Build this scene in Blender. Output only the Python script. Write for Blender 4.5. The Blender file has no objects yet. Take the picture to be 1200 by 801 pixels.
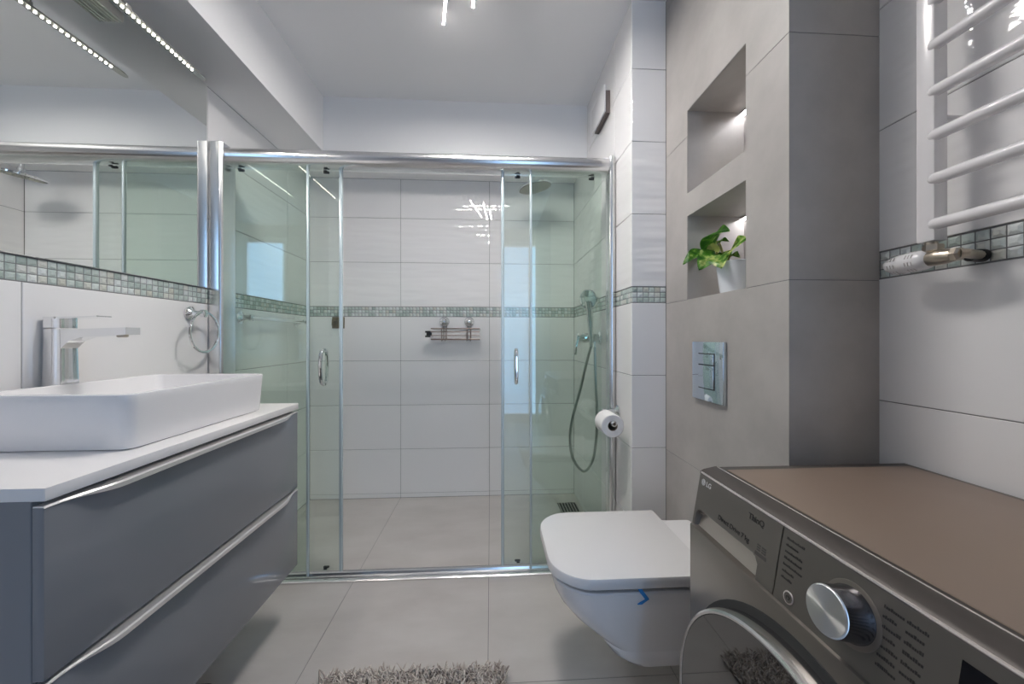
import bpy, bmesh, math, random
from mathutils import Vector, Matrix
random.seed(7)
S = bpy.context.scene
COL = S.collection
PI = math.pi

# ------------------------------------------------------------------ camera, world, lights, exposure
CAM_YAW = math.radians(3.2792)
cam_data = bpy.data.cameras.new('camera')
cam_data.sensor_width = 36.0
cam_data.lens = 434.97 * 36.0 / 1200.0
cam_data.shift_y = -(400.5 - 396.2) / 1200.0
cam_data.clip_start = 0.02
cam = bpy.data.objects.new('camera', cam_data)
cam.location = (0, 0, 1.0753)
cam.rotation_euler = (PI / 2, 0, -CAM_YAW)
COL.objects.link(cam)
S.camera = cam

S.view_settings.view_transform = 'Standard'
S.view_settings.look = 'None'
S.view_settings.exposure = 0.45
S.view_settings.gamma = 1.0
S.view_settings.use_curve_mapping = False

SKY_STRENGTH = 3.4
SKY_COLOR = (0.38, 0.62, 1.0)
BAR_STRENGTH = 205.0
MIRROR_LED_STRENGTH = 25.0
MIRROR_LAMP_WATTS = 7.2
NICHE_LED_STRENGTH = 34.0

world = bpy.data.worlds.new('daylight')
S.world = world
world.use_nodes = True
bg = world.node_tree.nodes['Background']
bg.inputs[0].default_value = (*SKY_COLOR, 1)
bg.inputs[1].default_value = SKY_STRENGTH

# daylight portal in the balcony door behind the camera (guides sampling of the sky only)
pl = bpy.data.lights.new('door_portal', 'AREA')
pl.shape = 'RECTANGLE'; pl.size = 0.62; pl.size_y = 2.2
pl.cycles.is_portal = True
po = bpy.data.objects.new('door_portal', pl)
po.location = (0.44, -1.36, 1.18); po.rotation_euler = (PI / 2, 0, 0)
COL.objects.link(po)

cy = S.cycles
cy.use_denoising = True
cy.max_bounces = 14
cy.diffuse_bounces = 10
cy.glossy_bounces = 8
cy.transmission_bounces = 8
cy.transparent_max_bounces = 24
cy.caustics_reflective = False
cy.caustics_refractive = False
cy.sample_clamp_indirect = 6.0

# ------------------------------------------------------------------ measures
XL, XR, YB, YP, XC, YC, XW = -1.2043, 0.5769, 2.5446, 1.4923, 0.7224, 0.8605, 0.9552
YR = -1.30                      # rear wall behind the camera
ZM0, ZM1, ROW = 1.221, 1.288, 0.298
ZC = 2.466                      # ceiling
ZB = 2.148                      # underside of beam and bulkhead
ZROWS = [0.0, 0.030, 0.328, 0.625, 0.923, ZM0, ZM1, 1.586, 1.884, 2.182, 2.48]

# ------------------------------------------------------------------ materials
def mat(name, color, rough=0.5, metal=0.0, **kw):
    m = bpy.data.materials.new(name); m.use_nodes = True
    b = m.node_tree.nodes['Principled BSDF']
    b.inputs['Base Color'].default_value = (*color, 1)
    b.inputs['Roughness'].default_value = rough
    b.inputs['Metallic'].default_value = metal
    for k, v in kw.items():
        b.inputs[k.replace('_', ' ')].default_value = v
    return m

def nodes(m):
    nt = m.node_tree
    return nt, nt.nodes, nt.links, nt.nodes['Principled BSDF']

def add_bump(m, scale=(40, 40, 40), strength=0.2, dist=0.001, detail=3, noise_scale=1.0):
    nt, N, L, b = nodes(m)
    tc = N.new('ShaderNodeTexCoord'); mp = N.new('ShaderNodeMapping')
    mp.inputs['Scale'].default_value = scale
    nz = N.new('ShaderNodeTexNoise'); nz.inputs['Scale'].default_value = noise_scale
    nz.inputs['Detail'].default_value = detail
    bp = N.new('ShaderNodeBump'); bp.inputs['Strength'].default_value = strength
    bp.inputs['Distance'].default_value = dist
    L.new(tc.outputs['Object'], mp.inputs[0]); L.new(mp.outputs[0], nz.inputs[0])
    L.new(nz.outputs[0], bp.inputs['Height']); L.new(bp.outputs[0], b.inputs['Normal'])
    return m

def add_mottle(m, c1, c2, scale=(3, 3, 3), detail=6, lo=0.3, hi=0.7, rough=None):
    nt, N, L, b = nodes(m)
    tc = N.new('ShaderNodeTexCoord'); mp = N.new('ShaderNodeMapping')
    mp.inputs['Scale'].default_value = scale
    nz = N.new('ShaderNodeTexNoise'); nz.inputs['Scale'].default_value = 1.0
    nz.inputs['Detail'].default_value = detail; nz.inputs['Roughness'].default_value = 0.6
    cr = N.new('ShaderNodeValToRGB')
    cr.color_ramp.elements[0].position = lo; cr.color_ramp.elements[0].color = (*c1, 1)
    cr.color_ramp.elements[1].position = hi; cr.color_ramp.elements[1].color = (*c2, 1)
    L.new(tc.outputs['Object'], mp.inputs[0]); L.new(mp.outputs[0], nz.inputs[0])
    L.new(nz.outputs[0], cr.inputs[0]); L.new(cr.outputs[0], b.inputs['Base Color'])
    return m

def emit(name, color, strength):
    m = bpy.data.materials.new(name); m.use_nodes = True
    N = m.node_tree.nodes; N.remove(N['Principled BSDF'])
    e = N.new('ShaderNodeEmission'); e.inputs[0].default_value = (*color, 1); e.inputs[1].default_value = strength
    m.node_tree.links.new(e.outputs[0], N['Material Output'].inputs[0])
    return m

def thin_glass(name, tint, ior=1.5, rough=0.0):
    m = bpy.data.materials.new(name); m.use_nodes = True
    nt = m.node_tree; N = nt.nodes; L = nt.links; N.remove(N['Principled BSDF'])
    geo = N.new('ShaderNodeNewGeometry')
    mr = N.new('ShaderNodeMapRange')
    mr.inputs['To Min'].default_value = ior; mr.inputs['To Max'].default_value = 1.0 / ior
    L.new(geo.outputs['Backfacing'], mr.inputs['Value'])
    fr = N.new('ShaderNodeFresnel'); L.new(mr.outputs[0], fr.inputs['IOR'])
    tr = N.new('ShaderNodeBsdfTransparent'); tr.inputs[0].default_value = (*tint, 1)
    gl = N.new('ShaderNodeBsdfGlossy'); gl.inputs['Roughness'].default_value = rough
    gl.inputs[0].default_value = (1, 1, 1, 1)
    mx = N.new('ShaderNodeMixShader')
    L.new(fr.outputs[0], mx.inputs[0]); L.new(tr.outputs[0], mx.inputs[1]); L.new(gl.outputs[0], mx.inputs[2])
    L.new(mx.outputs[0], N['Material Output'].inputs[0])
    return m

M = {}
M['grout'] = mat('grout', (0.20, 0.20, 0.20), 0.8)
M['tile'] = mat('white_glazed_tile', (0.89, 0.878, 0.872), 0.0)
M['wave'] = mat('white_wavy_tile', (0.89, 0.878, 0.872), 0.02)
add_bump(M['wave'], (3.6, 3.6, 22), 0.7, 0.008, 1.0)
M['plaster'] = mat('white_plaster', (0.88, 0.87, 0.865), 0.85)
M['ceiling'] = mat('ceiling_paint', (0.90, 0.89, 0.885), 0.85)
M['mosaic'] = mat('glass_mosaic', (0.5, 0.55, 0.5), 0.06, 0.15)
def _mosaic():
    nt, N, L, b = nodes(M['mosaic'])
    at = N.new('ShaderNodeAttribute'); at.attribute_name = 'chip'
    cr = N.new('ShaderNodeValToRGB'); el = cr.color_ramp.elements
    el[0].position = 0; el[0].color = (0.46, 0.54, 0.50, 1)
    el[1].position = 1; el[1].color = (0.66, 0.66, 0.58, 1)
    e = el.new(0.35); e.color = (0.60, 0.68, 0.64, 1)
    e = el.new(0.7); e.color = (0.82, 0.86, 0.85, 1)
    L.new(at.outputs['Fac'], cr.inputs[0]); L.new(cr.outputs[0], b.inputs['Base Color'])
    tc = N.new('ShaderNodeTexCoord'); nz = N.new('ShaderNodeTexNoise'); nz.inputs['Scale'].default_value = 90
    bp = N.new('ShaderNodeBump'); bp.inputs['Strength'].default_value = 0.6; bp.inputs['Distance'].default_value = 0.004
    L.new(tc.outputs['Object'], nz.inputs[0]); L.new(nz.outputs[0], bp.inputs['Height']); L.new(bp.outputs[0], b.inputs['Normal'])
_mosaic()
M['floor'] = mat('beige_stone_tile', (0.55, 0.51, 0.475), 0.32)
add_mottle(M['floor'], (0.51, 0.475, 0.45), (0.615, 0.58, 0.555), (2.2, 5, 3), 7)
M['taupe'] = mat('taupe_concrete_tile', (0.42, 0.39, 0.37), 0.42)
add_mottle(M['taupe'], (0.375, 0.352, 0.332), (0.475, 0.45, 0.425), (4, 4, 4), 8, 0.33, 0.67)
M['chrome'] = mat('chrome', (0.86, 0.87, 0.88), 0.06, 1.0)
M['alu'] = mat('satin_aluminium', (0.80, 0.80, 0.80), 0.22, 1.0)
M['alu_dark'] = mat('brushed_aluminium', (0.55, 0.54, 0.50), 0.35, 1.0)
M['ceramic'] = mat('white_ceramic', (0.84, 0.83, 0.83), 0.07)
M['white_plastic'] = mat('white_plastic', (0.80, 0.79, 0.79), 0.25)
M['white_paint'] = mat('white_radiator_enamel', (0.83, 0.81, 0.81), 0.22)
M['laminate'] = mat('white_laminate', (0.84, 0.82, 0.81), 0.35)
M['grey_gloss'] = mat('grey_gloss_lacquer', (0.215, 0.225, 0.245), 0.08)
M['handle'] = mat('pale_aluminium_lip', (0.78, 0.76, 0.75), 0.30, 0.6)
M['black'] = mat('black_plastic', (0.015, 0.015, 0.016), 0.4)
M['dark'] = mat('dark_gap', (0.03, 0.03, 0.03), 0.7)
M['mirror'] = mat('mirror_silver', (0.90, 0.92, 0.90), 0.0, 1.0)
M['glass'] = thin_glass('shower_glass', (0.925, 0.968, 0.94))
M['glass_edge'] = mat('pale_edge_seal', (0.62, 0.72, 0.74), 0.15, 0.3)
M['pane'] = thin_glass('window_glass', (0.97, 0.98, 0.98))
M['led_bar'] = emit('led_bar_glow', (1.0, 0.96, 0.935), BAR_STRENGTH)
M['led_dot'] = emit('led_dot_glow', (1.0, 0.93, 0.83), MIRROR_LED_STRENGTH)
M['led_niche'] = emit('niche_led_glow', (0.97, 0.96, 1.0), NICHE_LED_STRENGTH)
M['bronze'] = mat('bronze_hook_metal', (0.20, 0.16, 0.10), 0.35, 0.8)
M['wire'] = mat('worn_chrome_wire', (0.24, 0.19, 0.165), 0.3, 0.8)
M['hose'] = mat('steel_shower_hose', (0.42, 0.44, 0.42), 0.3, 1.0)
M['brass'] = mat('nickel_brass', (0.50, 0.44, 0.36), 0.28, 1.0)
M['paper'] = mat('toilet_paper', (0.86, 0.85, 0.84), 0.95)
M['card'] = mat('cardboard', (0.28, 0.22, 0.17), 0.9)
M['tape'] = mat('blue_tape', (0.05, 0.28, 0.66), 0.35)
M['wm_front'] = mat('graphite_steel', (0.24, 0.215, 0.19), 0.30, 0.75)
M['wm_panel'] = mat('graphite_panel', (0.19, 0.175, 0.155), 0.33, 0.6)
M['wm_strip'] = mat('graphite_trim', (0.095, 0.082, 0.073), 0.38, 0.4)
M['wm_top'] = mat('brown_brushed_top', (0.30, 0.225, 0.175), 0.40, 0.25)
add_bump(M['wm_top'], (300, 12, 1), 0.08, 0.0006, 2)
M['wm_edge'] = mat('polished_trim_edge', (0.80, 0.74, 0.70), 0.25, 0.9)
M['wm_pocket'] = mat('pale_metal_pocket', (0.52, 0.47, 0.42), 0.28, 0.8)
M['wm_text'] = mat('dark_printing', (0.03, 0.028, 0.025), 0.5)
M['wm_logo'] = mat('silver_printing', (0.75, 0.75, 0.74), 0.35, 0.3)
M['wm_rim'] = mat('steel_door_rim', (0.70, 0.69, 0.68), 0.16, 1.0)
M['wm_glass'] = mat('smoked_door_glass', (0.014, 0.013, 0.012), 0.015, 0.0, IOR=2.0)
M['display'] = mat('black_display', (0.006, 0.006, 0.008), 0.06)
M['knob_face'] = mat('spun_aluminium', (0.74, 0.74, 0.73), 0.24, 1.0)
M['knob_side'] = mat('dark_chrome', (0.22, 0.22, 0.24), 0.14, 1.0)
def _spun():
    nt, N, L, b = nodes(M['knob_face'])
    b.inputs['Anisotropic'].default_value = 1.0; b.inputs['Roughness'].default_value = 0.32
    tg = N.new('ShaderNodeTangent'); tg.direction_type = 'RADIAL'; tg.axis = 'X'
    L.new(tg.outputs[0], b.inputs['Tangent'])
_spun()
M['rug_base'] = mat('rug_backing', (0.20, 0.17, 0.15), 0.95)
M['rug'] = mat('taupe_shag_yarn', (0.42, 0.36, 0.32), 0.8)
def _rug():
    nt, N, L, b = nodes(M['rug'])
    at = N.new('ShaderNodeAttribute'); at.attribute_name = 'chip'
    cr = N.new('ShaderNodeValToRGB'); el = cr.color_ramp.elements
    el[0].color = (0.42, 0.355, 0.31, 1); el[1].color = (0.80, 0.74, 0.68, 1)
    L.new(at.outputs['Fac'], cr.inputs[0]); L.new(cr.outputs[0], b.inputs['Base Color'])
_rug()
M['leaf'] = mat('variegated_leaf', (0.08, 0.25, 0.03), 0.35)
def _leaf():
    nt, N, L, b = nodes(M['leaf'])
    tc = N.new('ShaderNodeTexCoord')
    nz = N.new('ShaderNodeTexNoise'); nz.inputs['Scale'].default_value = 42; nz.inputs['Detail'].default_value = 3
    at = N.new('ShaderNodeAttribute'); at.attribute_name = 'chip'
    ad = N.new('ShaderNodeMath'); ad.operation = 'ADD'
    L.new(tc.outputs['Object'], nz.inputs[0]); L.new(nz.outputs[0], ad.inputs[0]); L.new(at.outputs['Fac'], ad.inputs[1])
    cr = N.new('ShaderNodeValToRGB'); el = cr.color_ramp.elements
    el[0].position = 0.46; el[0].color = (0.030, 0.16, 0.012, 1)
    el[1].position = 0.74; el[1].color = (0.74, 0.80, 0.32, 1)
    e = el.new(0.60); e.color = (0.13, 0.36, 0.03, 1)
    L.new(ad.outputs[0], cr.inputs[0]); L.new(cr.outputs[0], b.inputs['Base Color'])
_leaf()
M['stem'] = mat('green_stem', (0.30, 0.30, 0.08), 0.5)
M['soil'] = mat('potting_soil', (0.05, 0.035, 0.025), 0.95)
M['pot'] = mat('white_pot_glaze', (0.74, 0.78, 0.82), 0.25)
M['door_frame'] = mat('white_door_frame', (0.78, 0.78, 0.78), 0.35)

# ------------------------------------------------------------------ mesh helpers
def box(bm, x0, x1, y0, y1, z0, z1, bevel=0.0, seg=2, mi=0):
    c = [(x0, y0, z0), (x1, y0, z0), (x1, y1, z0), (x0, y1, z0), (x0, y0, z1), (x1, y0, z1), (x1, y1, z1), (x0, y1, z1)]
    v = [bm.verts.new(p) for p in c]
    fs = [bm.faces.new([v[i] for i in q]) for q in ((3, 2, 1, 0), (4, 5, 6, 7), (0, 1, 5, 4), (1, 2, 6, 5), (2, 3, 7, 6), (3, 0, 4, 7))]
    for f in fs: f.material_index = mi
    if bevel > 0:
        es = list({e for f in fs for e in f.edges})
        r = bmesh.ops.bevel(bm, geom=es, offset=bevel, segments=seg, profile=0.5, affect='EDGES')
        for f in r['faces']: f.material_index = mi

def loft(bm, rings, cap0=True, cap1=True, closed=True, mi=0):
    vr = [[bm.verts.new(p) for p in r] for r in rings]
    n = len(vr[0])
    for a, b in zip(vr, vr[1:]):
        for i in range(n if closed else n - 1):
            j = (i + 1) % n
            f = bm.faces.new((a[i], a[j], b[j], b[i])); f.material_index = mi
    if cap0: bm.faces.new(list(reversed(vr[0]))).material_index = mi
    if cap1: bm.faces.new(vr[-1]).material_index = mi
    return vr

def frame(d):
    d = Vector(d).normalized()
    u = d.cross(Vector((0, 0, 1)))
    if u.length < 1e-4: u = d.cross(Vector((0, 1, 0)))
    u.normalize()
    return u, u.cross(d).normalized()

def tube(bm, pts, r, n=12, caps=True, round_start=False, mi=0):
    pts = [Vector(p) for p in pts]
    rs = r if isinstance(r, (list, tuple)) else [r] * len(pts)
    rings = []
    u = None
    for i, p in enumerate(pts):
        d = (pts[min(i + 1, len(pts) - 1)] - pts[max(i - 1, 0)]).normalized()
        if u is None: u, w = frame(d)
        else:
            u = (u - d * u.dot(d)).normalized()
        w = u.cross(d).normalized()
        rings.append([p + (u * math.cos(t) + w * math.sin(t)) * rs[i] for t in [2 * PI * k / n for k in range(n)]])
    if round_start:
        p = pts[0]; d = (pts[1] - pts[0]).normalized()
        u0, w0 = frame(d); extra = []
        rr = [v - p for v in rings[0]]
        for k in range(1, 5):
            a = k / 4.6 * PI / 2
            extra.insert(0, [p - d * math.sin(a) * rs[0] + q * math.cos(a) for q in rr])
        rings = extra + rings
    loft(bm, rings, caps, caps, True, mi)

def lathe(bm, origin, axis, prof, n=32, mi=0, cap0=True, cap1=True):
    """prof: list of (radius, distance along axis)"""
    o = Vector(origin); ax = Vector(axis).normalized(); u, w = frame(ax)
    rings = []
    for r, h in prof:
        r = max(r, 1e-5)
        rings.append([o + ax * h + (u * math.cos(t) + w * math.sin(t)) * r for t in [2 * PI * k / n for k in range(n)]])
    loft(bm, rings, cap0, cap1, True, mi)

def torus(bm, c, axis, R, r, n=48, k=10):
    u, w = frame(axis); ax = Vector(axis).normalized(); c = Vector(c)
    rings = []
    for i in range(n):
        t = 2 * PI * i / n; d = u * math.cos(t) + w * math.sin(t)
        rings.append([c + d * (R + r * math.cos(s)) + ax * r * math.sin(s) for s in [2 * PI * j / k for j in range(k)]])
    vr = [[bm.verts.new(p) for p in q] for q in rings]
    for i in range(n):
        a, b = vr[i], vr[(i + 1) % n]
        for j in range(k):
            bm.faces.new((a[j], a[(j + 1) % k], b[(j + 1) % k], b[j]))

def rrect(x0, x1, y0, y1, z, r, n=6):
    """ring of a rounded rectangle; r is one radius or four (x0y0, x1y0, x1y1, x0y1)"""
    if not isinstance(r, (list, tuple)): r = [r] * 4
    pts = []
    for (cx, cy, sx, sy, a0, rad) in ((x0, y0, 1, 1, PI, r[0]), (x1, y0, -1, 1, 1.5 * PI, r[1]), (x1, y1, -1, -1, 0, r[2]), (x0, y1, 1, -1, 0.5 * PI, r[3])):
        ox, oy = cx + sx * rad, cy + sy * rad
        for k in range(n + 1):
            a = a0 + k / n * PI / 2
            pts.append(Vector((ox + rad * math.cos(a), oy + rad * math.sin(a), z)))
    return pts

def prism(bm, poly, axis, a, b, mi=0):
    """poly: 2-D points in the plane across axis; extruded from a to b"""
    def P(q, t):
        return {'x': (t, q[0], q[1]), 'y': (q[0], t, q[1]), 'z': (q[0], q[1], t)}[axis]
    loft(bm, [[Vector(P(q, a)) for q in poly], [Vector(P(q, b)) for q in poly]], True, True, True, mi)

def obj(name, bm, m, parent=None, smooth=True, angle=35):
    bmesh.ops.recalc_face_normals(bm, faces=bm.faces[:])
    me = bpy.data.meshes.new(name)
    bm.to_mesh(me); bm.free()
    for x in (m if isinstance(m, (list, tuple)) else [m]): me.materials.append(x)
    if smooth:
        for p in me.polygons: p.use_smooth = True
        me.set_sharp_from_angle(angle=math.radians(angle))
    o = bpy.data.objects.new(name, me)
    COL.objects.link(o)
    if parent is not None:
        o.parent = parent
        o.matrix_parent_inverse = Matrix.Translation(-root_loc(parent))
    return o

def root_loc(o):
    return Vector(o.location) if o.parent is None else Vector((0, 0, 0))

def B(): return bmesh.new()

def tag(o, label, cat, group=None):
    o['label'] = label; o['category'] = cat
    if group: o['group'] = group
    return o

def thing(name, label, cat, loc, group=None):
    o = bpy.data.objects.new(name, None); o.empty_display_size = 0.05
    o.location = loc; COL.objects.link(o)
    return tag(o, label, cat, group)

def struct(name, bm, m, parent=None, smooth=False, label=None):
    o = obj(name, bm, m, parent, smooth)
    o['kind'] = 'structure'
    if label: o['label'] = label
    return o

def set_chip(o, vals):
    at = o.data.attributes.new('chip', 'FLOAT', 'FACE')
    at.data.foreach_set('value', vals)

# ------------------------------------------------------------------ tiled walls
class Tiler:
    """tiles laid on a vertical plane; chips carry a random value per face"""
    def __init__(self, axis, const, normal):
        self.bm = bmesh.new(); self.vals = {}
        self.axis, self.c, self.n = axis, const, normal
        self.lay = self.bm.faces.layers.float.new('chip')
    def P(self, u, z, d):
        w = self.c + self.n * d
        return (w, u, z) if self.axis == 'x' else (u, w, z)
    def tile(self, u0, u1, z0, z1, mi, gap=0.0011, cham=0.0012, depth=0.004, val=0.0, dome=None):
        u0 += gap; u1 -= gap; z0 += gap; z1 -= gap
        q = lambda i, d: [self.bm.verts.new(self.P(*p, d)) for p in ((u0 + i, z0 + i), (u1 - i, z0 + i), (u1 - i, z1 - i), (u0 + i, z1 - i))]
        rings = [q(0, -depth), q(0, -(dome or cham)), q(cham if not dome else min(u1 - u0, z1 - z0) * 0.28, 0)]
        fs = []
        for a, b in zip(rings, rings[1:]):
            for i in range(4):
                fs.append(self.bm.faces.new((a[i], a[(i + 1) % 4], b[(i + 1) % 4], b[i])))
        fs.append(self.bm.faces.new(rings[-1]))
        for f in fs: f.material_index = mi; f[self.lay] = val
    def slab(self, u0, u1, z0, z1, thick, e0=0.0, e1=0.0):
        u0 -= e0; u1 += e1
        w0, w1 = self.c - self.n * 0.0035, self.c - self.n * thick
        a, b = min(w0, w1), max(w0, w1)
        if self.axis == 'x': box(self.bm, a, b, u0, u1, z0, z1, mi=0)
        else: box(self.bm, u0, u1, a, b, z0, z1, mi=0)

def tiled_wall(name, axis, const, normal, u0, u1, ujoints, ztop, thick=0.12, flat_above=1.884, zrows=ZROWS, ext=(0.1, 0.1)):
    T = Tiler(axis, const, normal)
    T.slab(u0, u1, -0.02, ztop + (0.05 if ztop < ZC else 0.02), thick, *ext)
    us = [u0] + [u for u in sorted(ujoints) if u0 + 0.01 < u < u1 - 0.01] + [u1]
    for z0, z1 in zip(zrows, zrows[1:]):
        if z0 >= ztop - 0.005: break
        z1 = min(z1, ztop)
        if abs(z0 - ZM0) < 1e-6:
            n = max(1, round((u1 - u0) / 0.0225)); s = (u1 - u0) / n; h = (z1 - z0 - 0.003) / 3
            for i in range(n):
                for k in range(3):
                    T.tile(u0 + i * s, u0 + (i + 1) * s, z0 + 0.0015 + k * h, z0 + 0.0015 + (k + 1) * h, 3, 0.0011, 0.002, 0.004, random.random(), 0.0028)
            continue
        mi = 2 if (ZM1 - 0.001 <= z0 < flat_above - 0.001) else 1
        for a, b in zip(us, us[1:]): T.tile(a, b, z0, z1, mi)
    return struct(name, T.bm, [M['grout'], M['tile'], M['wave'], M['mosaic']])

# ------------------------------------------------------------------ the room shell
# floor of long tiles
bm = B()
box(bm, XL - 0.12, XW + 0.12, YR - 0.15, YB + 0.12, -0.10, -0.0015, mi=0)
fx = [XL, -0.607, -0.009, 0.589, XW]; fy = [YR, -0.04, 1.157, 1.70, YB]
for a, b in zip(fx, fx[1:]):
    for c, d in zip(fy, fy[1:]):
        g = 0.0011
        box(bm, a + g, b - g, c + g, d - g, -0.004, 0.0, mi=1)
struct('floor', bm, [M['grout'], M['floor']])

bm = B(); box(bm, XL - 0.12, XW + 0.12, YR - 0.12, YB + 0.12, ZC, ZC + 0.1)
struct('ceiling', bm, M['ceiling'])
bm = B(); box(bm, XL, -0.962, YR, YB, ZB, ZC)
struct('trim_1', bm, M['ceiling'], label='boxed ceiling beam along the mirror wall')
bm = B(); box(bm, -0.962, XR, 2.194, YB, ZB, ZC)
struct('trim_2', bm, M['ceiling'], label='dropped ceiling bulkhead over the shower')

tiled_wall('wall_back', 'y', YB, -1, XL, XR, [-0.607, -0.009], ZB)
tiled_wall('wall_left', 'x', XL, 1, YR, YB, [2.276, 1.655, 1.026, 0.43, -0.17, -0.77], ZB)
# shower return wall: its left face and its front end
tiled_wall('wall_shower', 'x', XR, -1, YP, YB, [1.701, 2.299], ZC, 0.05, ext=(-0.004, 0.1))
tiled_wall('wall_pillar', 'y', YP, -1, XR, XC, [], ZC, 0.04, ext=(-0.004, 0.1))
bm = B(); box(bm, XR + 0.05, XW + 0.12, YP + 0.04, YB + 0.12, 0, ZC)
struct('wall_core', bm, M['plaster'])
tiled_wall('wall_right', 'x', XW, -1, YR, YP, [0.06, -0.54], ZC)

# taupe tiled column with a two-part niche
CB, CR = 1.2176, 0.6003
NY0, NY1, NZ0, NZ1, NX = 1.013, 1.327, CB, 1.912, 0.937
DZ0, DZ1 = 1.524, 1.608
bm = B()
t = 0.01
def colrect(y0, y1, z0, z1, zsplit, mi=0):
    cuts = [z0] + [z for z in zsplit if z0 + 0.004 < z < z1 - 0.004] + [z1]
    for a, b in zip(cuts, cuts[1:]):
        g0 = 0.001 if a in zsplit else 0; g1 = 0.001 if b in zsplit else 0
        box(bm, XC, XC + t, y0, y1, a + g0, b - g1, mi=mi)
ZJ = [CB - CR, CB, CB + CR, CB + 2 * CR]
colrect(YC + t, NY0, 0, ZC, ZJ); colrect(NY1, YP, 0, ZC, ZJ)
colrect(NY0, NY1, 0, NZ0, ZJ); colrect(NY0, NY1, NZ1, ZC, ZJ)
cuts = [0] + [z for z in ZJ if z < ZC] + [ZC]
for a, b in zip(cuts, cuts[1:]):
    box(bm, XC, XW, YC, YC + t, a + (0.001 if a else 0), b - 0.001, mi=0)
# body behind the tiles, open at the niche
e = 0.0012
box(bm, XC + e, XW, YC + e, NY0, 0, ZC, mi=1)
box(bm, XC + e, XW, NY1, YP, 0, ZC, mi=1)
box(bm, XC + e, XW, NY0, NY1, 0, NZ0 - 0.001, mi=1)
box(bm, XC + e, XW, NY0, NY1, NZ1, ZC, mi=1)
box(bm, NX, XW, NY0, NY1, NZ0 - 0.001, NZ1, mi=0)
# lining of the niche
box(bm, XC + 0.002, NX, NY0, NY0 + 0.0015, NZ0, NZ1, mi=0); box(bm, XC + 0.002, NX, NY1 - 0.0015, NY1, NZ0, NZ1, mi=0)
box(bm, XC + 0.002, NX, NY0, NY1, NZ1 - 0.0015, NZ1, mi=0); box(bm, XC + 0.002, NX, NY0, NY1, NZ0 - 0.001, NZ0 + 0.0005, mi=0)
box(bm, XC, NX, NY0, NY1, DZ0, DZ1, mi=0)
struct('wall_column', bm, [M['taupe'], M['grout']])

# rear wall with a glazed balcony door
DX0, DX1, DZT = 0.10, 0.78, 2.32
bm = B()
box(bm, XL - 0.12, DX0, YR - 0.12, YR, 0, ZC); box(bm, DX1, XW + 0.12, YR - 0.12, YR, 0, ZC); box(bm, DX0, DX1, YR - 0.12, YR, DZT, ZC)
box(bm, 0.57, XW, YR, -0.08, 0, ZC)
struct('wall_rear', bm, mat('grey_rear_plaster', (0.42, 0.40, 0.39), 0.85))
bm = B()
fw = 0.06
box(bm, DX0, DX0 + fw, YR - 0.09, YR - 0.02, 0, DZT); box(bm, DX1 - fw, DX1, YR - 0.09, YR - 0.02, 0, DZT)
box(bm, DX0 + fw, DX1 - fw, YR - 0.09, YR - 0.02, DZT - fw, DZT); box(bm, DX0 + fw, DX1 - fw, YR - 0.09, YR - 0.02, 0, 0.10)
d = struct('door_1', bm, M['door_frame'])
bm = B(); box(bm, DX0 + fw - 0.01, DX1 - fw + 0.01, YR - 0.06, YR - 0.054, 0.09, DZT - fw + 0.01)
o = obj('glass_pane', bm, M['pane'], d, False)

# ------------------------------------------------------------------ shower enclosure
GY, SY = 1.700, 1.722
t_ = thing('shower_enclosure', 'framed glass shower enclosure with two sliding doors pushed open', 'shower enclosure', (-0.31, 1.70, 0))
bm = B()
prof = [(1.668, 1.893), (1.663, 1.880), (1.664, 1.866), (1.670, 1.855), (1.682, 1.846), (1.700, 1.838), (1.742, 1.838), (1.746, 1.85), (1.746, 1.888), (1.738, 1.900), (1.715, 1.906), (1.690, 1.905), (1.677, 1.901)]
prism(bm, prof, 'x', XL + 0.03, XR - 0.035)
obj('top_rail', bm, M['alu'], t_, True, 50)
bm = B()
prof = [(1.672, 0.0), (1.672, 0.006), (1.678, 0.011), (1.690, 0.012), (1.694, 0.009), (1.712, 0.010), (1.716, 0.018), (1.736, 0.018), (1.742, 0.012), (1.742, 0.0)]
prism(bm, prof, 'x', XL + 0.03, XR - 0.03)
obj('bottom_rail', bm, M['alu'], t_, True, 50)
def wall_profile(xa, xb, y0):
    bm = B()
    loft(bm, [rrect(min(xa, xb), max(xa, xb), y0, 1.745, z, 0.014, 6) for z in (0.0, 1.915)])
    return obj('wall_profile', bm, M['alu'], t_, True, 50)
wall_profile(XL, XL + 0.060, 1.650); wall_profile(XR - 0.032, XR, 1.677)
bm = B(); box(bm, XR - 0.062, XR - 0.032, 1.675, 1.735, 1.868, 1.905, 0.004)
obj('rail_end_cap', bm, M['white_plastic'], t_)
def fixed(x0, x1, xs):
    bm = B(); box(bm, x0, x1, GY - 0.003, GY + 0.003, 0.016, 1.842)
    g = obj('fixed_panel', bm, M['glass'], t_, False)
    bm = B(); box(bm, xs - 0.005, xs + 0.005, GY - 0.006, GY + 0.006, 0.018, 1.84, 0.002)
    obj('edge_seal', bm, M['glass_edge'], g)
fixed(XL + 0.059, -0.812, -0.812)
fixed(0.184, XR - 0.032, 0.184)
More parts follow.
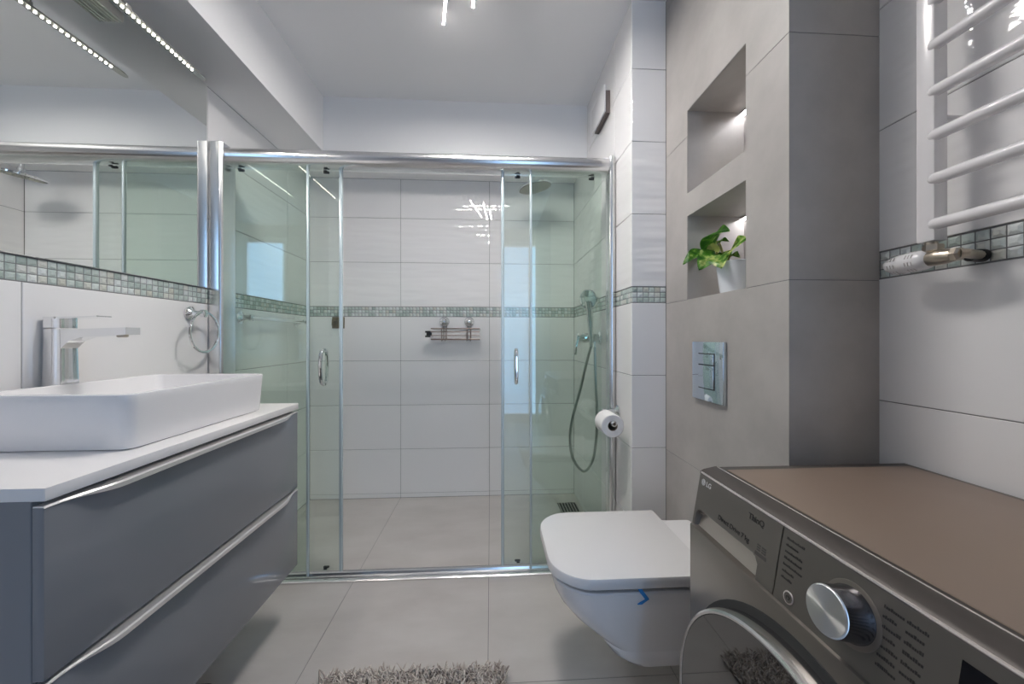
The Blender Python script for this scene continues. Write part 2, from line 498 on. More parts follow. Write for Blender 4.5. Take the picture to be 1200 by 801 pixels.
def sliding(x0, x1, edge, hx, rollers):
    bm = B(); box(bm, x0, x1, SY - 0.003, SY + 0.003, 0.03, 1.846)
    g = obj('sliding_door', bm, M['glass'], t_, False)
    bm = B(); box(bm, edge - 0.007, edge + 0.007, SY - 0.008, SY + 0.008, 0.024, 1.842, 0.003)
    obj('edge_seal', bm, M['glass_edge'], g)
    # arched chrome grip on the room side and a small one inside
    bm = B()
    for sgn, bow in ((-1, 0.034), (1, 0.03)):
        pts = []
        for k in range(25):
            a = k / 24; z = 0.868 + 0.155 * a
            pts.append((hx, SY + sgn * (0.004 + bow * math.sin(PI * a) ** 0.28), z))
        tube(bm, pts, [0.008] * 25, 10)
    obj('door_handle', bm, M['chrome'], g)
    for rx in rollers:
        for z, h in ((1.822, 0.011), (0.034, 0.009)):
            bm = B(); box(bm, rx - 0.013, rx + 0.013, SY + 0.004, SY + 0.013, z, z + h, 0.003)
            box(bm, rx - 0.006, rx + 0.010, SY - 0.010, SY - 0.003, z + 0.002, z + h - 0.002, 0.002)
            obj('roller', bm, M['dark'], g)
sliding(-1.160, -0.676, -0.676, -0.752, (-1.115, -0.745))
sliding(0.055, 0.520, 0.055, 0.118, (0.125, 0.475))

# ------------------------------------------------------------------ shower fittings
t_ = thing('towel_bar', 'chrome towel bar on the left shower wall behind the glass', 'towel rail', (XL, 2.11, 1.175))
bm = B()
tube(bm, [(XL + 0.055, 1.836, 1.175), (XL + 0.055, 2.385, 1.175)], 0.009, 12)
obj('bar', bm, M['chrome'], t_)
for y in (1.856, 2.363):
    bm = B(); lathe(bm, (XL, y, 1.175), (1, 0, 0), [(0.030, 0), (0.030, 0.006), (0.020, 0.012), (0.013, 0.022), (0.011, 0.045), (0.015, 0.050), (0.016, 0.060), (0.010, 0.066)], 24)
    obj('wall_mount', bm, M['chrome'], t_)

t_ = thing('towel_ring', 'chrome towel ring on the wall right of the basin tap', 'towel ring', (XL, 1.557, 1.175))
bm = B(); lathe(bm, (XL, 1.557, 1.175), (1, 0, 0), [(0.028, 0), (0.028, 0.006), (0.019, 0.012), (0.012, 0.02), (0.010, 0.042), (0.015, 0.047), (0.015, 0.062), (0.008, 0.066)], 24)
obj('wall_mount', bm, M['chrome'], t_)
bm = B(); torus(bm, (XL + 0.055, 1.561, 1.100), (1, 0.06, 0), 0.080, 0.0052, 56, 10)
obj('ring', bm, M['chrome'], t_)

t_ = thing('rain_shower_head', 'round chrome rain shower head hanging from the bulkhead above the shower', 'shower head', (0.265, 2.26, ZB))
ax = Vector((0.20, 0.05, -1)).normalized()
hc = Vector((0.271, 2.265, 2.002))
bm = B(); lathe(bm, hc - ax * 0.008, ax, [(0.016, -0.012), (0.03, -0.004), (0.099, 0.0), (0.106, 0.004), (0.106, 0.011), (0.102, 0.014)], 48)
h_ = obj('head_plate', bm, M['chrome'], t_)
bm = B(); lathe(bm, hc + ax * 0.0045, ax, [(0.099, 0), (0.098, 0.0028), (0.0001, 0.003)], 48)
obj('spray_face', bm, mat('grey_spray_face', (0.24, 0.22, 0.18), 0.4), h_)
bm = B()
u_, w_ = frame(ax)
for ring in range(1, 8):
    for k in range(ring * 6):
        a = 2 * PI * k / (ring * 6)
        p = hc + ax * 0.0072 + (u_ * math.cos(a) + w_ * math.sin(a)) * 0.0128 * ring
        lathe(bm, p, ax, [(0.0038, 0), (0.0034, 0.002), (0.002, 0.0035)], 6)
obj('nozzles', bm, mat('rubber_nozzles', (0.72, 0.69, 0.60), 0.5), h_)
bm = B(); lathe(bm, hc - ax * 0.02, -ax, [(0.012, 0), (0.017, 0.008), (0.016, 0.02), (0.011, 0.03)], 20)
obj('ball_joint', bm, M['chrome'], t_)
bm = B()
tp = hc - ax * 0.048
tube(bm, [tp, tp + Vector((0, 0, 0.03)), (tp.x, tp.y, ZB - 0.002)], 0.0105, 14)
lathe(bm, (tp.x, tp.y, ZB), (0, 0, -1), [(0.03, 0), (0.03, 0.006), (0.014, 0.012)], 24)
obj('arm', bm, M['chrome'], t_)

t_ = thing('shower_mixer', 'chrome shower mixer with hand shower and looped hose on the right shower wall', 'shower mixer', (XR, 1.92, 1.08))
bm = B()
lathe(bm, (XR, 1.92, 1.078), (-1, 0, 0), [(0.034, 0), (0.034, 0.008), (0.022, 0.014), (0.020, 0.05), (0.026, 0.055), (0.026, 0.10), (0.022, 0.108)], 28)
tube(bm, [(0.545, 1.92, 1.075), (0.545, 1.92, 1.03)], 0.011, 12)
tube(bm, [(0.51, 1.90, 1.08), (0.51, 1.86, 1.095)], 0.012, 12)
obj('mixer_body', bm, M['chrome'], t_)
bm = B()
lathe(bm, (0.476, 1.92, 1.078), (-1, 0, 0), [(0.024, 0), (0.024, 0.018), (0.018, 0.024)], 24)
tube(bm, [(0.462, 1.915, 1.092), (0.452, 1.90, 1.085), (0.446, 1.895, 1.06), (0.440, 1.892, 1.02), (0.436, 1.89, 0.99)], [0.010, 0.010, 0.0085, 0.007, 0.006], 10)
obj('lever', bm, M['chrome'], t_)
bm = B()
tube(bm, [(0.512, 1.865, 1.035), (0.510, 1.862, 1.08), (0.504, 1.855, 1.15), (0.497, 1.845, 1.215), (0.487, 1.835, 1.262)], [0.009, 0.012, 0.0145, 0.0155, 0.018], 14)
hx = Vector((-0.55, -0.75, -0.12)).normalized()
lathe(bm, Vector((0.497, 1.853, 1.272)) - hx * 0.03, hx, [(0.012, -0.012), (0.030, -0.004), (0.044, 0.012), (0.050, 0.032), (0.050, 0.044), (0.045, 0.050), (0.02, 0.054)], 32)
obj('hand_shower', bm, M['chrome'], t_)
def smooth_path(P, n=8):
    P = [Vector(p) for p in P]; out = []
    for i in range(len(P) - 1):
        a, b, c, d = P[max(i - 1, 0)], P[i], P[i + 1], P[min(i + 2, len(P) - 1)]
        for k in range(n):
            t = k / n
            out.append(0.5 * ((2 * b) + (c - a) * t + (2 * a - 5 * b + 4 * c - d) * t * t + (3 * b - a - 3 * c + d) * t ** 3))
    out.append(P[-1]); return out
bm = B()
tube(bm, smooth_path([(0.512, 1.866, 1.038), (0.497, 1.885, 0.969), (0.466, 1.91, 0.813), (0.427, 1.92, 0.657), (0.414, 1.92, 0.545), (0.432, 1.92, 0.442), (0.486, 1.92, 0.379), (0.532, 1.92, 0.432), (0.552, 1.92, 0.543), (0.556, 1.92, 0.70), (0.549, 1.92, 0.879), (0.545, 1.92, 1.032)]), 0.0072, 10)
obj('hose', bm, M['hose'], t_)

t_ = thing('wire_basket', 'small wire soap basket hung by two suction cups under the mosaic band', 'shower basket', (-0.235, YB, 1.11))
bm = B()
y0, y1 = 2.455, 2.535
for z in (1.140, 1.118, 1.094, 1.070):
    tube(bm, [(-0.391, y1, z), (-0.391, y0, z), (-0.074, y0, z), (-0.074, y1, z)], 0.0034, 6)
for x in (-0.322, -0.298, -0.158, -0.134):
    tube(bm, [(x, y1, 1.175), (x, y1, 1.064), (x, y0, 1.058), (x, y0, 1.145)], 0.0026, 6)
for k in range(5):
    y = y0 + 0.012 + k * 0.015
    tube(bm, [(-0.391, y, 1.066), (-0.074, y, 1.066)], 0.0018, 6)
tube(bm, [(-0.391, y1, 1.140), (-0.074, y1, 1.140)], 0.0026, 6); tube(bm, [(-0.391, y1, 1.07), (-0.074, y1, 1.07)], 0.0026, 6)
obj('wire_frame', bm, M['wire'], t_)
for x in (-0.313, -0.146):
    bm = B(); lathe(bm, (x, YB, 1.187), (0, -1, 0), [(0.034, 0), (0.034, 0.006), (0.030, 0.012), (0.018, 0.018), (0.014, 0.026), (0.014, 0.034), (0.008, 0.038)], 28)
    obj('suction_cup', bm, M['chrome'], t_)
bm = B()
box(bm, -0.428, -0.394, 2.450, 2.470, 1.082, 1.094, 0.002); box(bm, -0.428, -0.394, 2.450, 2.470, 1.112, 1.124, 0.002)
box(bm, -0.420, -0.386, 2.452, 2.468, 1.092, 1.114, 0.002)
tag(obj('plastic_clip', bm, M['black']), 'black plastic clip on the left end of the wire basket', 'clip')

t_ = thing('wall_hook', 'square brown metal hook on the back shower wall behind the left door edge', 'hook', (-1.01, YB, 1.179))
bm = B(); box(bm, -1.055, -0.975, YB - 0.010, YB, 1.141, 1.218, 0.003)
obj('back_plate', bm, M['bronze'], t_)
bm = B()
tube(bm, smooth_path([(-1.04, YB - 0.008, 1.19), (-1.04, YB - 0.03, 1.175), (-1.04, YB - 0.04, 1.16), (-1.04, YB - 0.036, 1.20)], 4), 0.005, 8)
obj('hook_prong', bm, M['bronze'], t_)

t_ = thing('floor_drain', 'slotted metal drain grate in the far right shower floor', 'drain', (0.50, 2.33, 0))
bm = B()
box(bm, 0.435, 0.555, 2.265, 2.395, 0.0, 0.002)
obj('drain_well', bm, M['dark'], t_)
bm = B()
for k in range(7):
    x = 0.437 + k * 0.0185
    box(bm, x, x + 0.007, 2.265, 2.395, 0.0022, 0.006)
box(bm, 0.433, 0.557, 2.258, 2.266, 0.0, 0.006); box(bm, 0.433, 0.557, 2.394, 2.402, 0.0, 0.006)
obj('grate', bm, M['alu_dark'], t_)

t_ = thing('vent_cover', 'white square vent cover standing off the white wall above the shower', 'vent', (XR, 1.86, 2.22))
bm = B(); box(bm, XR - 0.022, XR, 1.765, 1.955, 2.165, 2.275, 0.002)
obj('vent_gap_shade', bm, mat('vent_shadow_grey', (0.16, 0.13, 0.12), 0.8), t_)  # dark backing box paints the shade in the gap behind the plate
bm = B(); box(bm, XR - 0.032, XR - 0.023, 1.760, 1.982, 2.168, 2.300, 0.003)
obj('front_plate', bm, M['white_plastic'], t_)

# ------------------------------------------------------------------ ceiling light
t_ = thing('ceiling_light', 'modern ceiling lamp of five crossing white LED bars', 'ceiling lamp', (-0.09, 1.27, ZC))
bm = B(); loft(bm, [rrect(-0.22, 0.04, 1.22, 1.33, z, 0.01, 4) for z in (ZC - 0.022, ZC)])
obj('canopy', bm, M['white_paint'], t_)
for i, (a, b, z) in enumerate((((-0.356, 1.259), (0.113, 1.291), 2.402), ((-0.277, 1.362), (0.195, 1.394), 2.402),
                   ((-0.197, 1.562), (-0.097, 1.067), 2.390), ((-0.070, 1.475), (-0.038, 0.985), 2.390), ((-0.012, 1.335), (0.009, 0.988), 2.390))):
    a = Vector((*a, z)); b = Vector((*b, z)); d = (b - a).normalized(); u = Vector((-d.y, d.x, 0))
    bm = B(); h = 0.006
    w = Vector((0, 0, -0.008)); t5 = Vector((0, 0, 0.005)); k = 0.0045
    loft(bm, [[p + u * h + w, p + u * h + t5, p - u * h + t5, p - u * h + w, p - u * k + w, p - u * k, p + u * k, p + u * k + w] for p in (a, b)])
    tube(bm, [(a + b) / 2 + Vector((0, 0, 0.004)), Vector(((a.x + b.x) / 2, (a.y + b.y) / 2, ZC))], 0.004, 8)
    hs = obj('bar_housing', bm, M['alu'], t_)
    bm = B(); h = 0.0044
    loft(bm, [[p + u * h + Vector((0, 0, -0.0078)), p - u * h + Vector((0, 0, -0.0078)), p - u * h, p + u * h] for p in (a, b)])
    obj('diffuser', bm, M['led_bar'], hs)

# ------------------------------------------------------------------ mirror and its lamp
bm = B(); box(bm, XL + 0.001, XL + 0.006, 0.62, 1.642, ZM1 + 0.001, 2.146, 0.0008, 1)
o = obj('wall_mirror', bm, M['mirror'], None, False)
tag(o, 'large frameless wall mirror above the basin and mosaic band', 'mirror')
for f in o.data.polygons: f.use_smooth = False

t_ = thing('mirror_lamp', 'slim silver LED bar lamp along the top of the mirror', 'mirror lamp', (XL, 1.14, 2.09))
bm = B()
for k in range(6):
    x = XL + 0.007 + k * 0.006
    box(bm, x, x + 0.0045, 1.035, 1.245, 2.076 - 0.002 * (k % 2), 2.104, 0.001)
box(bm, XL + 0.0065, XL + 0.042, 1.035, 1.245, 2.080, 2.100)
obj('mount_body', bm, M['alu_dark'], t_)
LX, LZ = -1.062, 2.032
for y in (1.148, 1.118):
    bm = B(); tube(bm, [(XL + 0.04, y, 2.09), (XL + 0.09, y, 2.082), (LX - 0.01, y, 2.058), (LX, y, 2.046)], 0.0045, 8)
    box(bm, LX - 0.006, LX + 0.006, y - 0.010, y + 0.010, 2.038, 2.052, 0.002)
    obj('arm', bm, M['alu_dark'], t_)
bm = B()
pr = [(LX - 0.0115, LZ), (LX + 0.0115, LZ), (LX + 0.0115, LZ + 0.004), (LX + 0.007, LZ + 0.009), (LX - 0.007, LZ + 0.009), (LX - 0.0115, LZ + 0.004)]
prism(bm, pr, 'y', 0.84, 1.40)
loft(bm, [[Vector((LX + (q[0] - LX) * s, y, LZ + (q[1] - LZ) * s)) for q in pr] for y, s in ((1.40, 1), (1.425, 1.0), (1.438, 0.75), (1.444, 0.35))])
obj('light_bar', bm, M['alu_dark'], t_)
bm = B()
for k in range(33):
    y = 1.3845 - k * 0.0167
    lathe(bm, (LX, y, LZ - 0.0005), (0, 0, -1), [(0.0036, 0), (0.0034, 0.0015), (0.0022, 0.0024)], 10)
o = obj('led_strip', bm, M['led_dot'], t_)
for k in range(11):
    ld = bpy.data.lights.new('lamp_light', 'SPOT'); ld.energy = MIRROR_LAMP_WATTS / 11; ld.color = (1.0, 0.94, 0.89)
    ld.spot_size = math.radians(172); ld.spot_blend = 0.3; ld.shadow_soft_size = 0.0
    lo = bpy.data.objects.new('lamp_light', ld); lo.location = (LX, 1.37 - 0.05 * k, LZ - 0.006); COL.objects.link(lo)
    lo.parent = t_; lo.matrix_parent_inverse = Matrix.Translation(-root_loc(t_))

# ------------------------------------------------------------------ vanity, counter, basin, tap
VX, VY0, VY1, VZ0, VZ1 = -0.728, 0.65, 1.452, 0.22, 0.808
t_ = thing('vanity_cabinet', 'grey gloss wall hung vanity cabinet with two wide drawers', 'bathroom cabinet', (-0.96, 1.05, VZ0))
bm = B(); box(bm, XL, VX - 0.024, VY0 + 0.002, VY1 - 0.002, VZ0 + 0.002, VZ1, 0.001, 1)
obj('carcass', bm, M['grey_gloss'], t_)
def drawer(z0, z1):
    bm = B(); box(bm, VX - 0.0215, VX - 0.003, VY0 + 0.001, VY1 - 0.001, z0, z1 - 0.003, 0.0012, 2)
    dr = obj('drawer', bm, M['grey_gloss'], t_)
    bm = B(); n = 60; rings = []
    for k in range(n + 1):
        a = k / n; y = VY0 + 0.001 + (VY1 - VY0 - 0.002) * a
        e = min(y - VY0 - 0.02, VY1 - 0.02 - y) / 0.10
        e = max(0, min(1, e)); e = e * e * (3 - 2 * e)
        off = 0.0015 + 0.0165 * e; xb = VX - 0.003
        rings.append([Vector(p) for p in ((xb - 0.017, y, z1), (xb + off - 0.003, y, z1), (xb + off, y, z1 - 0.003), (xb + off, y, z1 - 0.004 - 0.008 * e), (xb + off - 0.0015, y, z1 - 0.004 - 0.008 * e), (xb + off - 0.0018, y, z1 - 0.0028), (xb - 0.017, y, z1 - 0.0028))])
    loft(bm, rings)
    obj('drawer_handle', bm, M['handle'], dr)
drawer(0.512, 0.800); drawer(VZ0, 0.506)
bm = B(); box(bm, XL, VX, VY0, VY1, VZ1, 0.83, 0.0012, 2)
tag(obj('countertop', bm, M['laminate']), 'white laminate countertop on the grey vanity cabinet', 'countertop')

BZ0, BZ1 = 0.83, 0.954
bx0, bx1, by0, by1 = -1.132, -0.778, 0.845, 1.335
t_ = thing('wash_basin', 'white rectangular ceramic vessel basin standing on the countertop', 'basin', ((bx0 + bx1) / 2, (by0 + by1) / 2, BZ0))
bm = B()
def rr(i, z, r): return rrect(bx0 + i, bx1 - i, by0 + i * 1.3, by1 - i * 1.3, z, r, 7)
rings = [rr(0.014, BZ0, 0.022), rr(0.008, BZ0 + 0.003, 0.026), rr(0.0055, BZ0 + 0.012, 0.027), rr(0.001, BZ1 - 0.02, 0.026), rr(0.0, BZ1 - 0.005, 0.025), rr(0.0012, BZ1 - 0.0012, 0.025), rr(0.004, BZ1, 0.023),
         rr(0.008, BZ1, 0.020), rr(0.0105, BZ1 - 0.0012, 0.018), rr(0.012, BZ1 - 0.006, 0.018), rr(0.018, BZ1 - 0.06, 0.022), rr(0.03, BZ1 - 0.088, 0.03), rr(0.055, BZ1 - 0.1, 0.04), rr(0.12, BZ1 - 0.104, 0.05)]
loft(bm, rings)
obj('bowl', bm, M['ceramic'], t_)
bm = B(); lathe(bm, ((bx0 + bx1) / 2, (by0 + by1) / 2, BZ1 - 0.104), (0, 0, 1), [(0.032, 0), (0.032, 0.004), (0.024, 0.008), (0.01, 0.01)], 24)
obj('drain_cap', bm, M['chrome'], t_)

TY = 1.082
t_ = thing('basin_tap', 'tall square chrome basin tap with a flat lever behind the basin', 'tap', (-1.172, TY, 0.83))
bm = B()
def ring4(x0, x1, y0, y1, z): return rrect(x0, x1, y0, y1, z, 0.003, 2)
loft(bm, [ring4(-1.198, -1.142, TY - 0.026, TY + 0.026, 0.83), ring4(-1.196, -1.146, TY - 0.024, TY + 0.024, 0.90), ring4(-1.195, -1.149, TY - 0.022, TY + 0.022, 1.05), ring4(-1.195, -1.150, TY - 0.022, TY + 0.022, 1.10)])
obj('tap_body', bm, M['chrome'], t_)
bm = B()
sp = [(-1.152, 1.045, 1.100), (-1.13, 1.068, 1.1005), (-1.10, 1.078, 1.101), (-1.00, 1.084, 1.1045), (-0.985, 1.0855, 1.105)]
rings = []
for x, za, zb in sp:
    rings.append([Vector((x, TY - 0.021, za)), Vector((x, TY + 0.021, za)), Vector((x, TY + 0.021, zb)), Vector((x, TY - 0.021, zb))])
loft(bm, rings)
obj('spout', bm, M['chrome'], t_, True, 25)
bm = B(); lathe(bm, (-1.012, TY, 1.086), (0, 0, -1), [(0.012, 0), (0.012, 0.006), (0.009, 0.008)], 20)
obj('aerator', bm, M['brass'], t_)
bm = B()
loft(bm, [ring4(-1.195, -1.150, TY - 0.022, TY + 0.022, 1.103), ring4(-1.195, -1.150, TY - 0.022, TY + 0.022, 1.128)])
rings = []
for x, za, zb in ((-1.196, 1.128, 1.133), (-1.15, 1.128, 1.1335), (-1.10, 1.131, 1.1345), (-1.06, 1.134, 1.1365)):
    rings.append([Vector((x, TY - 0.020, za)), Vector((x, TY + 0.020, za)), Vector((x, TY + 0.020, zb)), Vector((x, TY - 0.020, zb))])
loft(bm, rings)
obj('lever', bm, M['chrome'], t_, True, 25)

# ------------------------------------------------------------------ toilet and flush plate
TC = 1.172
t_ = thing('toilet', 'white wall hung toilet with a closed square lid', 'toilet', (0.45, TC, 0.12))
def dring(x0, x1, hw, z, rf, rb=0.012): return rrect(x0, x1, TC - hw, TC + hw, z, [rf, rb, rb, rf], 10)
bm = B()
spec = [(0.122, 0.435, 0.095, 0.07), (0.118, 0.405, 0.108, 0.08), (0.124, 0.375, 0.121, 0.085), (0.140, 0.355, 0.129, 0.09), (0.168, 0.338, 0.136, 0.09), (0.176, 0.338, 0.135, 0.09),
        (0.182, 0.330, 0.136, 0.09), (0.215, 0.290, 0.143, 0.095), (0.26, 0.243, 0.156, 0.10), (0.305, 0.208, 0.170, 0.105), (0.34, 0.190, 0.180, 0.11), (0.365, 0.183, 0.185, 0.112), (0.382, 0.180, 0.1875, 0.112), (0.386, 0.184, 0.184, 0.11)]
loft(bm, [dring(x, XC, hw, z, rf) for z, x, hw, rf in spec])
loft(bm, [rrect(0.60, XC, TC - 0.150, TC + 0.150, z, 0.01, 4) for z in (0.392, 0.409)] + [rrect(0.603, XC, TC - 0.147, TC + 0.147, 0.412, 0.01, 4)])
bo = obj('bowl', bm, M['ceramic'], t_)
bm = B(); loft(bm, [dring(0.190, 0.60, 0.174, z, 0.104) for z in (0.3862, 0.400)])
obj('seat_gap_shade', bm, M['dark'], t_)  # near-black slab: shade between bowl and lid put into its colour
bm = B()
loft(bm, [dring(0.173, 0.606, 0.192, 0.3995, 0.112, 0.004), dring(0.168, 0.608, 0.1945, 0.404, 0.114, 0.004), dring(0.168, 0.608, 0.1945, 0.424, 0.114, 0.004), dring(0.170, 0.607, 0.1925, 0.429, 0.113, 0.004), dring(0.175, 0.605, 0.188, 0.4305, 0.111, 0.004)])
obj('lid', bm, M['white_plastic'], t_)
bm = B()
ty = TC - 0.1885
rings = []
for x, z, w in ((0.403, 0.397, 0.006), (0.410, 0.386, 0.006), (0.421, 0.372, 0.006), (0.424, 0.366, 0.006), (0.414, 0.360, 0.006), (0.404, 0.353, 0.006)):
    yy = ty + (0.0005 if z > 0.37 else 0.003)
    rings.append([Vector((x - w, yy - 0.0010, z)), Vector((x + w, yy - 0.0010, z)), Vector((x + w, yy + 0.002, z)), Vector((x - w, yy + 0.002, z))])
loft(bm, rings)
o = obj('tape_strip', bm, M['tape'], t_); o['label'] = 'blue tape strip stuck under the lid'

t_ = thing('flush_plate', 'chrome rectangular flush plate on the taupe column above the toilet', 'flush plate', (XC, 1.185, 0.965))
bm = B(); box(bm, XC - 0.012, XC, 1.097, 1.273, 0.868, 1.064, 0.002)
M['plate'] = mat('blue_chrome', (0.66, 0.74, 0.80), 0.07, 1.0)
obj('plate', bm, M['plate'], t_)
bm = B(); box(bm, XC - 0.0126, XC - 0.0121, 1.140, 1.232, 0.908, 1.026)
obj('button_gap', bm, M['dark'], t_)
for z0, z1 in ((0.911, 0.986), (0.989, 1.023)):
    bm = B(); box(bm, XC - 0.0155, XC - 0.0122, 1.143, 1.229, z0, z1, 0.0015)
    obj('flush_button', bm, M['plate'], t_)

# ------------------------------------------------------------------ toilet paper
t_ = thing('paper_holder', 'chrome toilet paper holder on the white wall beside the shower', 'paper holder', (XR, 1.645, 0.745))
bm = B(); lathe(bm, (XR, 1.645, 0.745), (-1, 0, 0), [(0.028, 0), (0.028, 0.006), (0.018, 0.012), (0.011, 0.02), (0.010, 0.055), (0.015, 0.060), (0.015, 0.078), (0.008, 0.084)], 24)
obj('wall_mount', bm, M['chrome'], t_)
bm = B(); tube(bm, [(0.502, 1.645, 0.745), (0.502, 1.640, 0.732), (0.502, 1.630, 0.727), (0.502, 1.49, 0.727)], 0.0065, 12)
lathe(bm, (0.502, 1.497, 0.727), (0, -1, 0), [(0.006, 0), (0.012, 0.004), (0.012, 0.012), (0.007, 0.017)], 16)
obj('arm', bm, M['chrome'], t_)
t_ = thing('toilet_roll', 'white toilet paper roll hanging on the chrome holder', 'toilet paper', (0.502, 1.55, 0.714))
bm = B()
R0, R1, ya, yb = 0.0205, 0.0475, 1.503, 1.603
n = 40; rings = []
for r, y in ((R0, ya), (R1 - 0.003, ya), (R1, ya + 0.003), (R1, yb - 0.003), (R1 - 0.003, yb), (R0, yb)):
    rings.append([Vector((0.502 + r * math.cos(2 * PI * k / n), y, 0.714 + r * math.sin(2 * PI * k / n))) for k in range(n)])
vr = loft(bm, rings, False, False)
obj('paper', bm, M['paper'], t_)
bm = B()
loft(bm, [[Vector((0.502 + r * math.cos(2 * PI * k / n), y, 0.714 + r * math.sin(2 * PI * k / n))) for k in range(n)] for r, y in ((R0, ya), (R0, yb), (R0 - 0.0015, yb), (R0 - 0.0015, ya), (R0, ya))], False, False)
obj('cardboard_core', bm, M['card'], t_)

# ------------------------------------------------------------------ radiator with valve
t_ = thing('towel_radiator', 'white ladder towel radiator on the right wall', 'radiator', (0.89, 0.45, 1.27))
for ya, yb in ((0.687, 0.719), (0.16, 0.192)):
    bm = B(); box(bm, 0.878, 0.908, ya, yb, 1.270, 2.05, 0.003)
    obj('post', bm, M['white_paint'], t_)
for z in (1.303, 1.393, 1.480, 1.568, 1.660, 1.750, 1.84, 1.93, 2.02):
    bm = B()
    tube(bm, [(0.884, 0.689, z), (0.884, 0.60, z), (0.884, 0.19, z)], 0.0115, 16, True, True)
    obj('rung', bm, M['white_paint'], t_)
for z in (1.52, 1.98):
    for y in (0.703, 0.176):
        bm = B(); tube(bm, [(0.90, y, z), (XW, y, z)], 0.008, 10)
        obj('wall_bracket', bm, M['white_paint'], t_)
bm = B()
VZ = 1.236
tube(bm, [(0.892, 0.703, 1.272), (0.892, 0.703, 1.262)], 0.010, 14)
lathe(bm, (0.892, 0.700, 1.264), (0, 0, -1), [(0.014, 0), (0.0155, 0.002), (0.0155, 0.012), (0.012, 0.015), (0.011, 0.03)], 6)
tube(bm, [(0.890, 0.712, VZ), (0.890, 0.695, VZ), (0.890, 0.680, VZ), (0.890, 0.665, VZ)], [0.0135, 0.0155, 0.0155, 0.0125], 16)
lathe(bm, (0.890, 0.668, VZ), (0, -1, 0), [(0.011, 0), (0.0135, 0.003), (0.0135, 0.012), (0.010, 0.016)], 6)
tube(bm, [(0.890, 0.656, VZ), (0.896, 0.652, VZ), (0.91, 0.655, VZ), (XW, 0.668, VZ)], 0.009, 12)
vv = obj('radiator_valve', bm, M['brass'], t_)
bm = B(); lathe(bm, (XW, 0.668, VZ), (-1, 0, 0), [(0.0125, 0), (0.0125, 0.012), (0.0115, 0.014), (0.0115, 0.028), (0.0095, 0.030)], 20)
obj('pipe_rosette', bm, M['black'], vv)
bm = B()
hp = [(0.014, 0), (0.0185, 0.004), (0.0205, 0.012), (0.021, 0.03), (0.020, 0.05), (0.0175, 0.068), (0.013, 0.080), (0.006, 0.087), (0.001, 0.089)]
lathe(bm, (0.890, 0.703, VZ), (0.02, 1, 0.0), hp, 28)
hd = obj('thermostat_head', bm, M['white_plastic'], vv)
M['slots'] = mat('grey_slots', (0.50, 0.47, 0.46), 0.7)
for rowy in (0.722, 0.756):
  bm = B()
  for k in range(8):
    a = 2 * PI * k / 8 + 0.3
    for yy in (rowy, rowy + 0.006, rowy + 0.012):
        c = Vector((0.890 + 0.0204 * math.cos(a), yy, VZ + 0.0204 * math.sin(a)))
        tdir = Vector((-math.sin(a), 0, math.cos(a)))
        tube(bm, [c - tdir * 0.004, c + tdir * 0.004], 0.0009, 5)
  obj('vent_slots', bm, M['slots'], vv)

# ------------------------------------------------------------------ niche lights and plant
for z, nm in ((NZ1, 'upper'), (DZ0, 'lower')):
    t_ = thing('niche_light', 'LED strip in the top back corner of the %s niche' % nm, 'led strip', (NX - 0.01, 1.17, z - 0.01))
    bm = B()
    prism(bm, [(NX - 0.018, z - 0.0018), (NX, z - 0.0018), (NX, z - 0.018), (NX - 0.002, z - 0.018), (NX - 0.002, z - 0.0035), (NX - 0.016, z - 0.0035), (NX - 0.016, z - 0.010), (NX - 0.018, z - 0.010)], 'y', NY0 + 0.003, NY1 - 0.003)
    obj('profile', bm, M['alu'], t_, False)
    bm = B(); box(bm, NX - 0.0145, NX - 0.004, NY0 + 0.004, NY1 - 0.004, z - 0.0075, z - 0.004)
    obj('diffuser', bm, M['led_niche'], t_, False)

pc = Vector((0.80, 1.165, NZ0 + 0.0005))
t_ = thing('potted_plant', 'small variegated green plant in a white pot in the lower niche', 'potted plant', pc)
bm = B()
lathe(bm, pc, (0, 0, 1), [(0.044, 0), (0.0475, 0.003), (0.060, 0.098), (0.0605, 0.102), (0.058, 0.104), (0.056, 0.100), (0.054, 0.088)], 40, 0, True, True)
obj('pot', bm, M['pot'], t_)
bm = B(); lathe(bm, pc + Vector((0, 0, 0.088)), (0, 0, 1), [(0.0545, 0), (0.04, 0.004), (0.01, 0.006)], 24)
obj('soil', bm, M['soil'], t_)
root = pc + Vector((-0.012, 0.035, 0.09))
def stem(b, mid=None):
    bm = B(); b = Vector(b)
    m_ = (root + b) / 2 + Vector((0, 0, 0.012)) if mid is None else Vector(mid)
    tube(bm, smooth_path([root, m_, b], 5), 0.0022, 7)
    obj('stem', bm, M['stem'], t_)
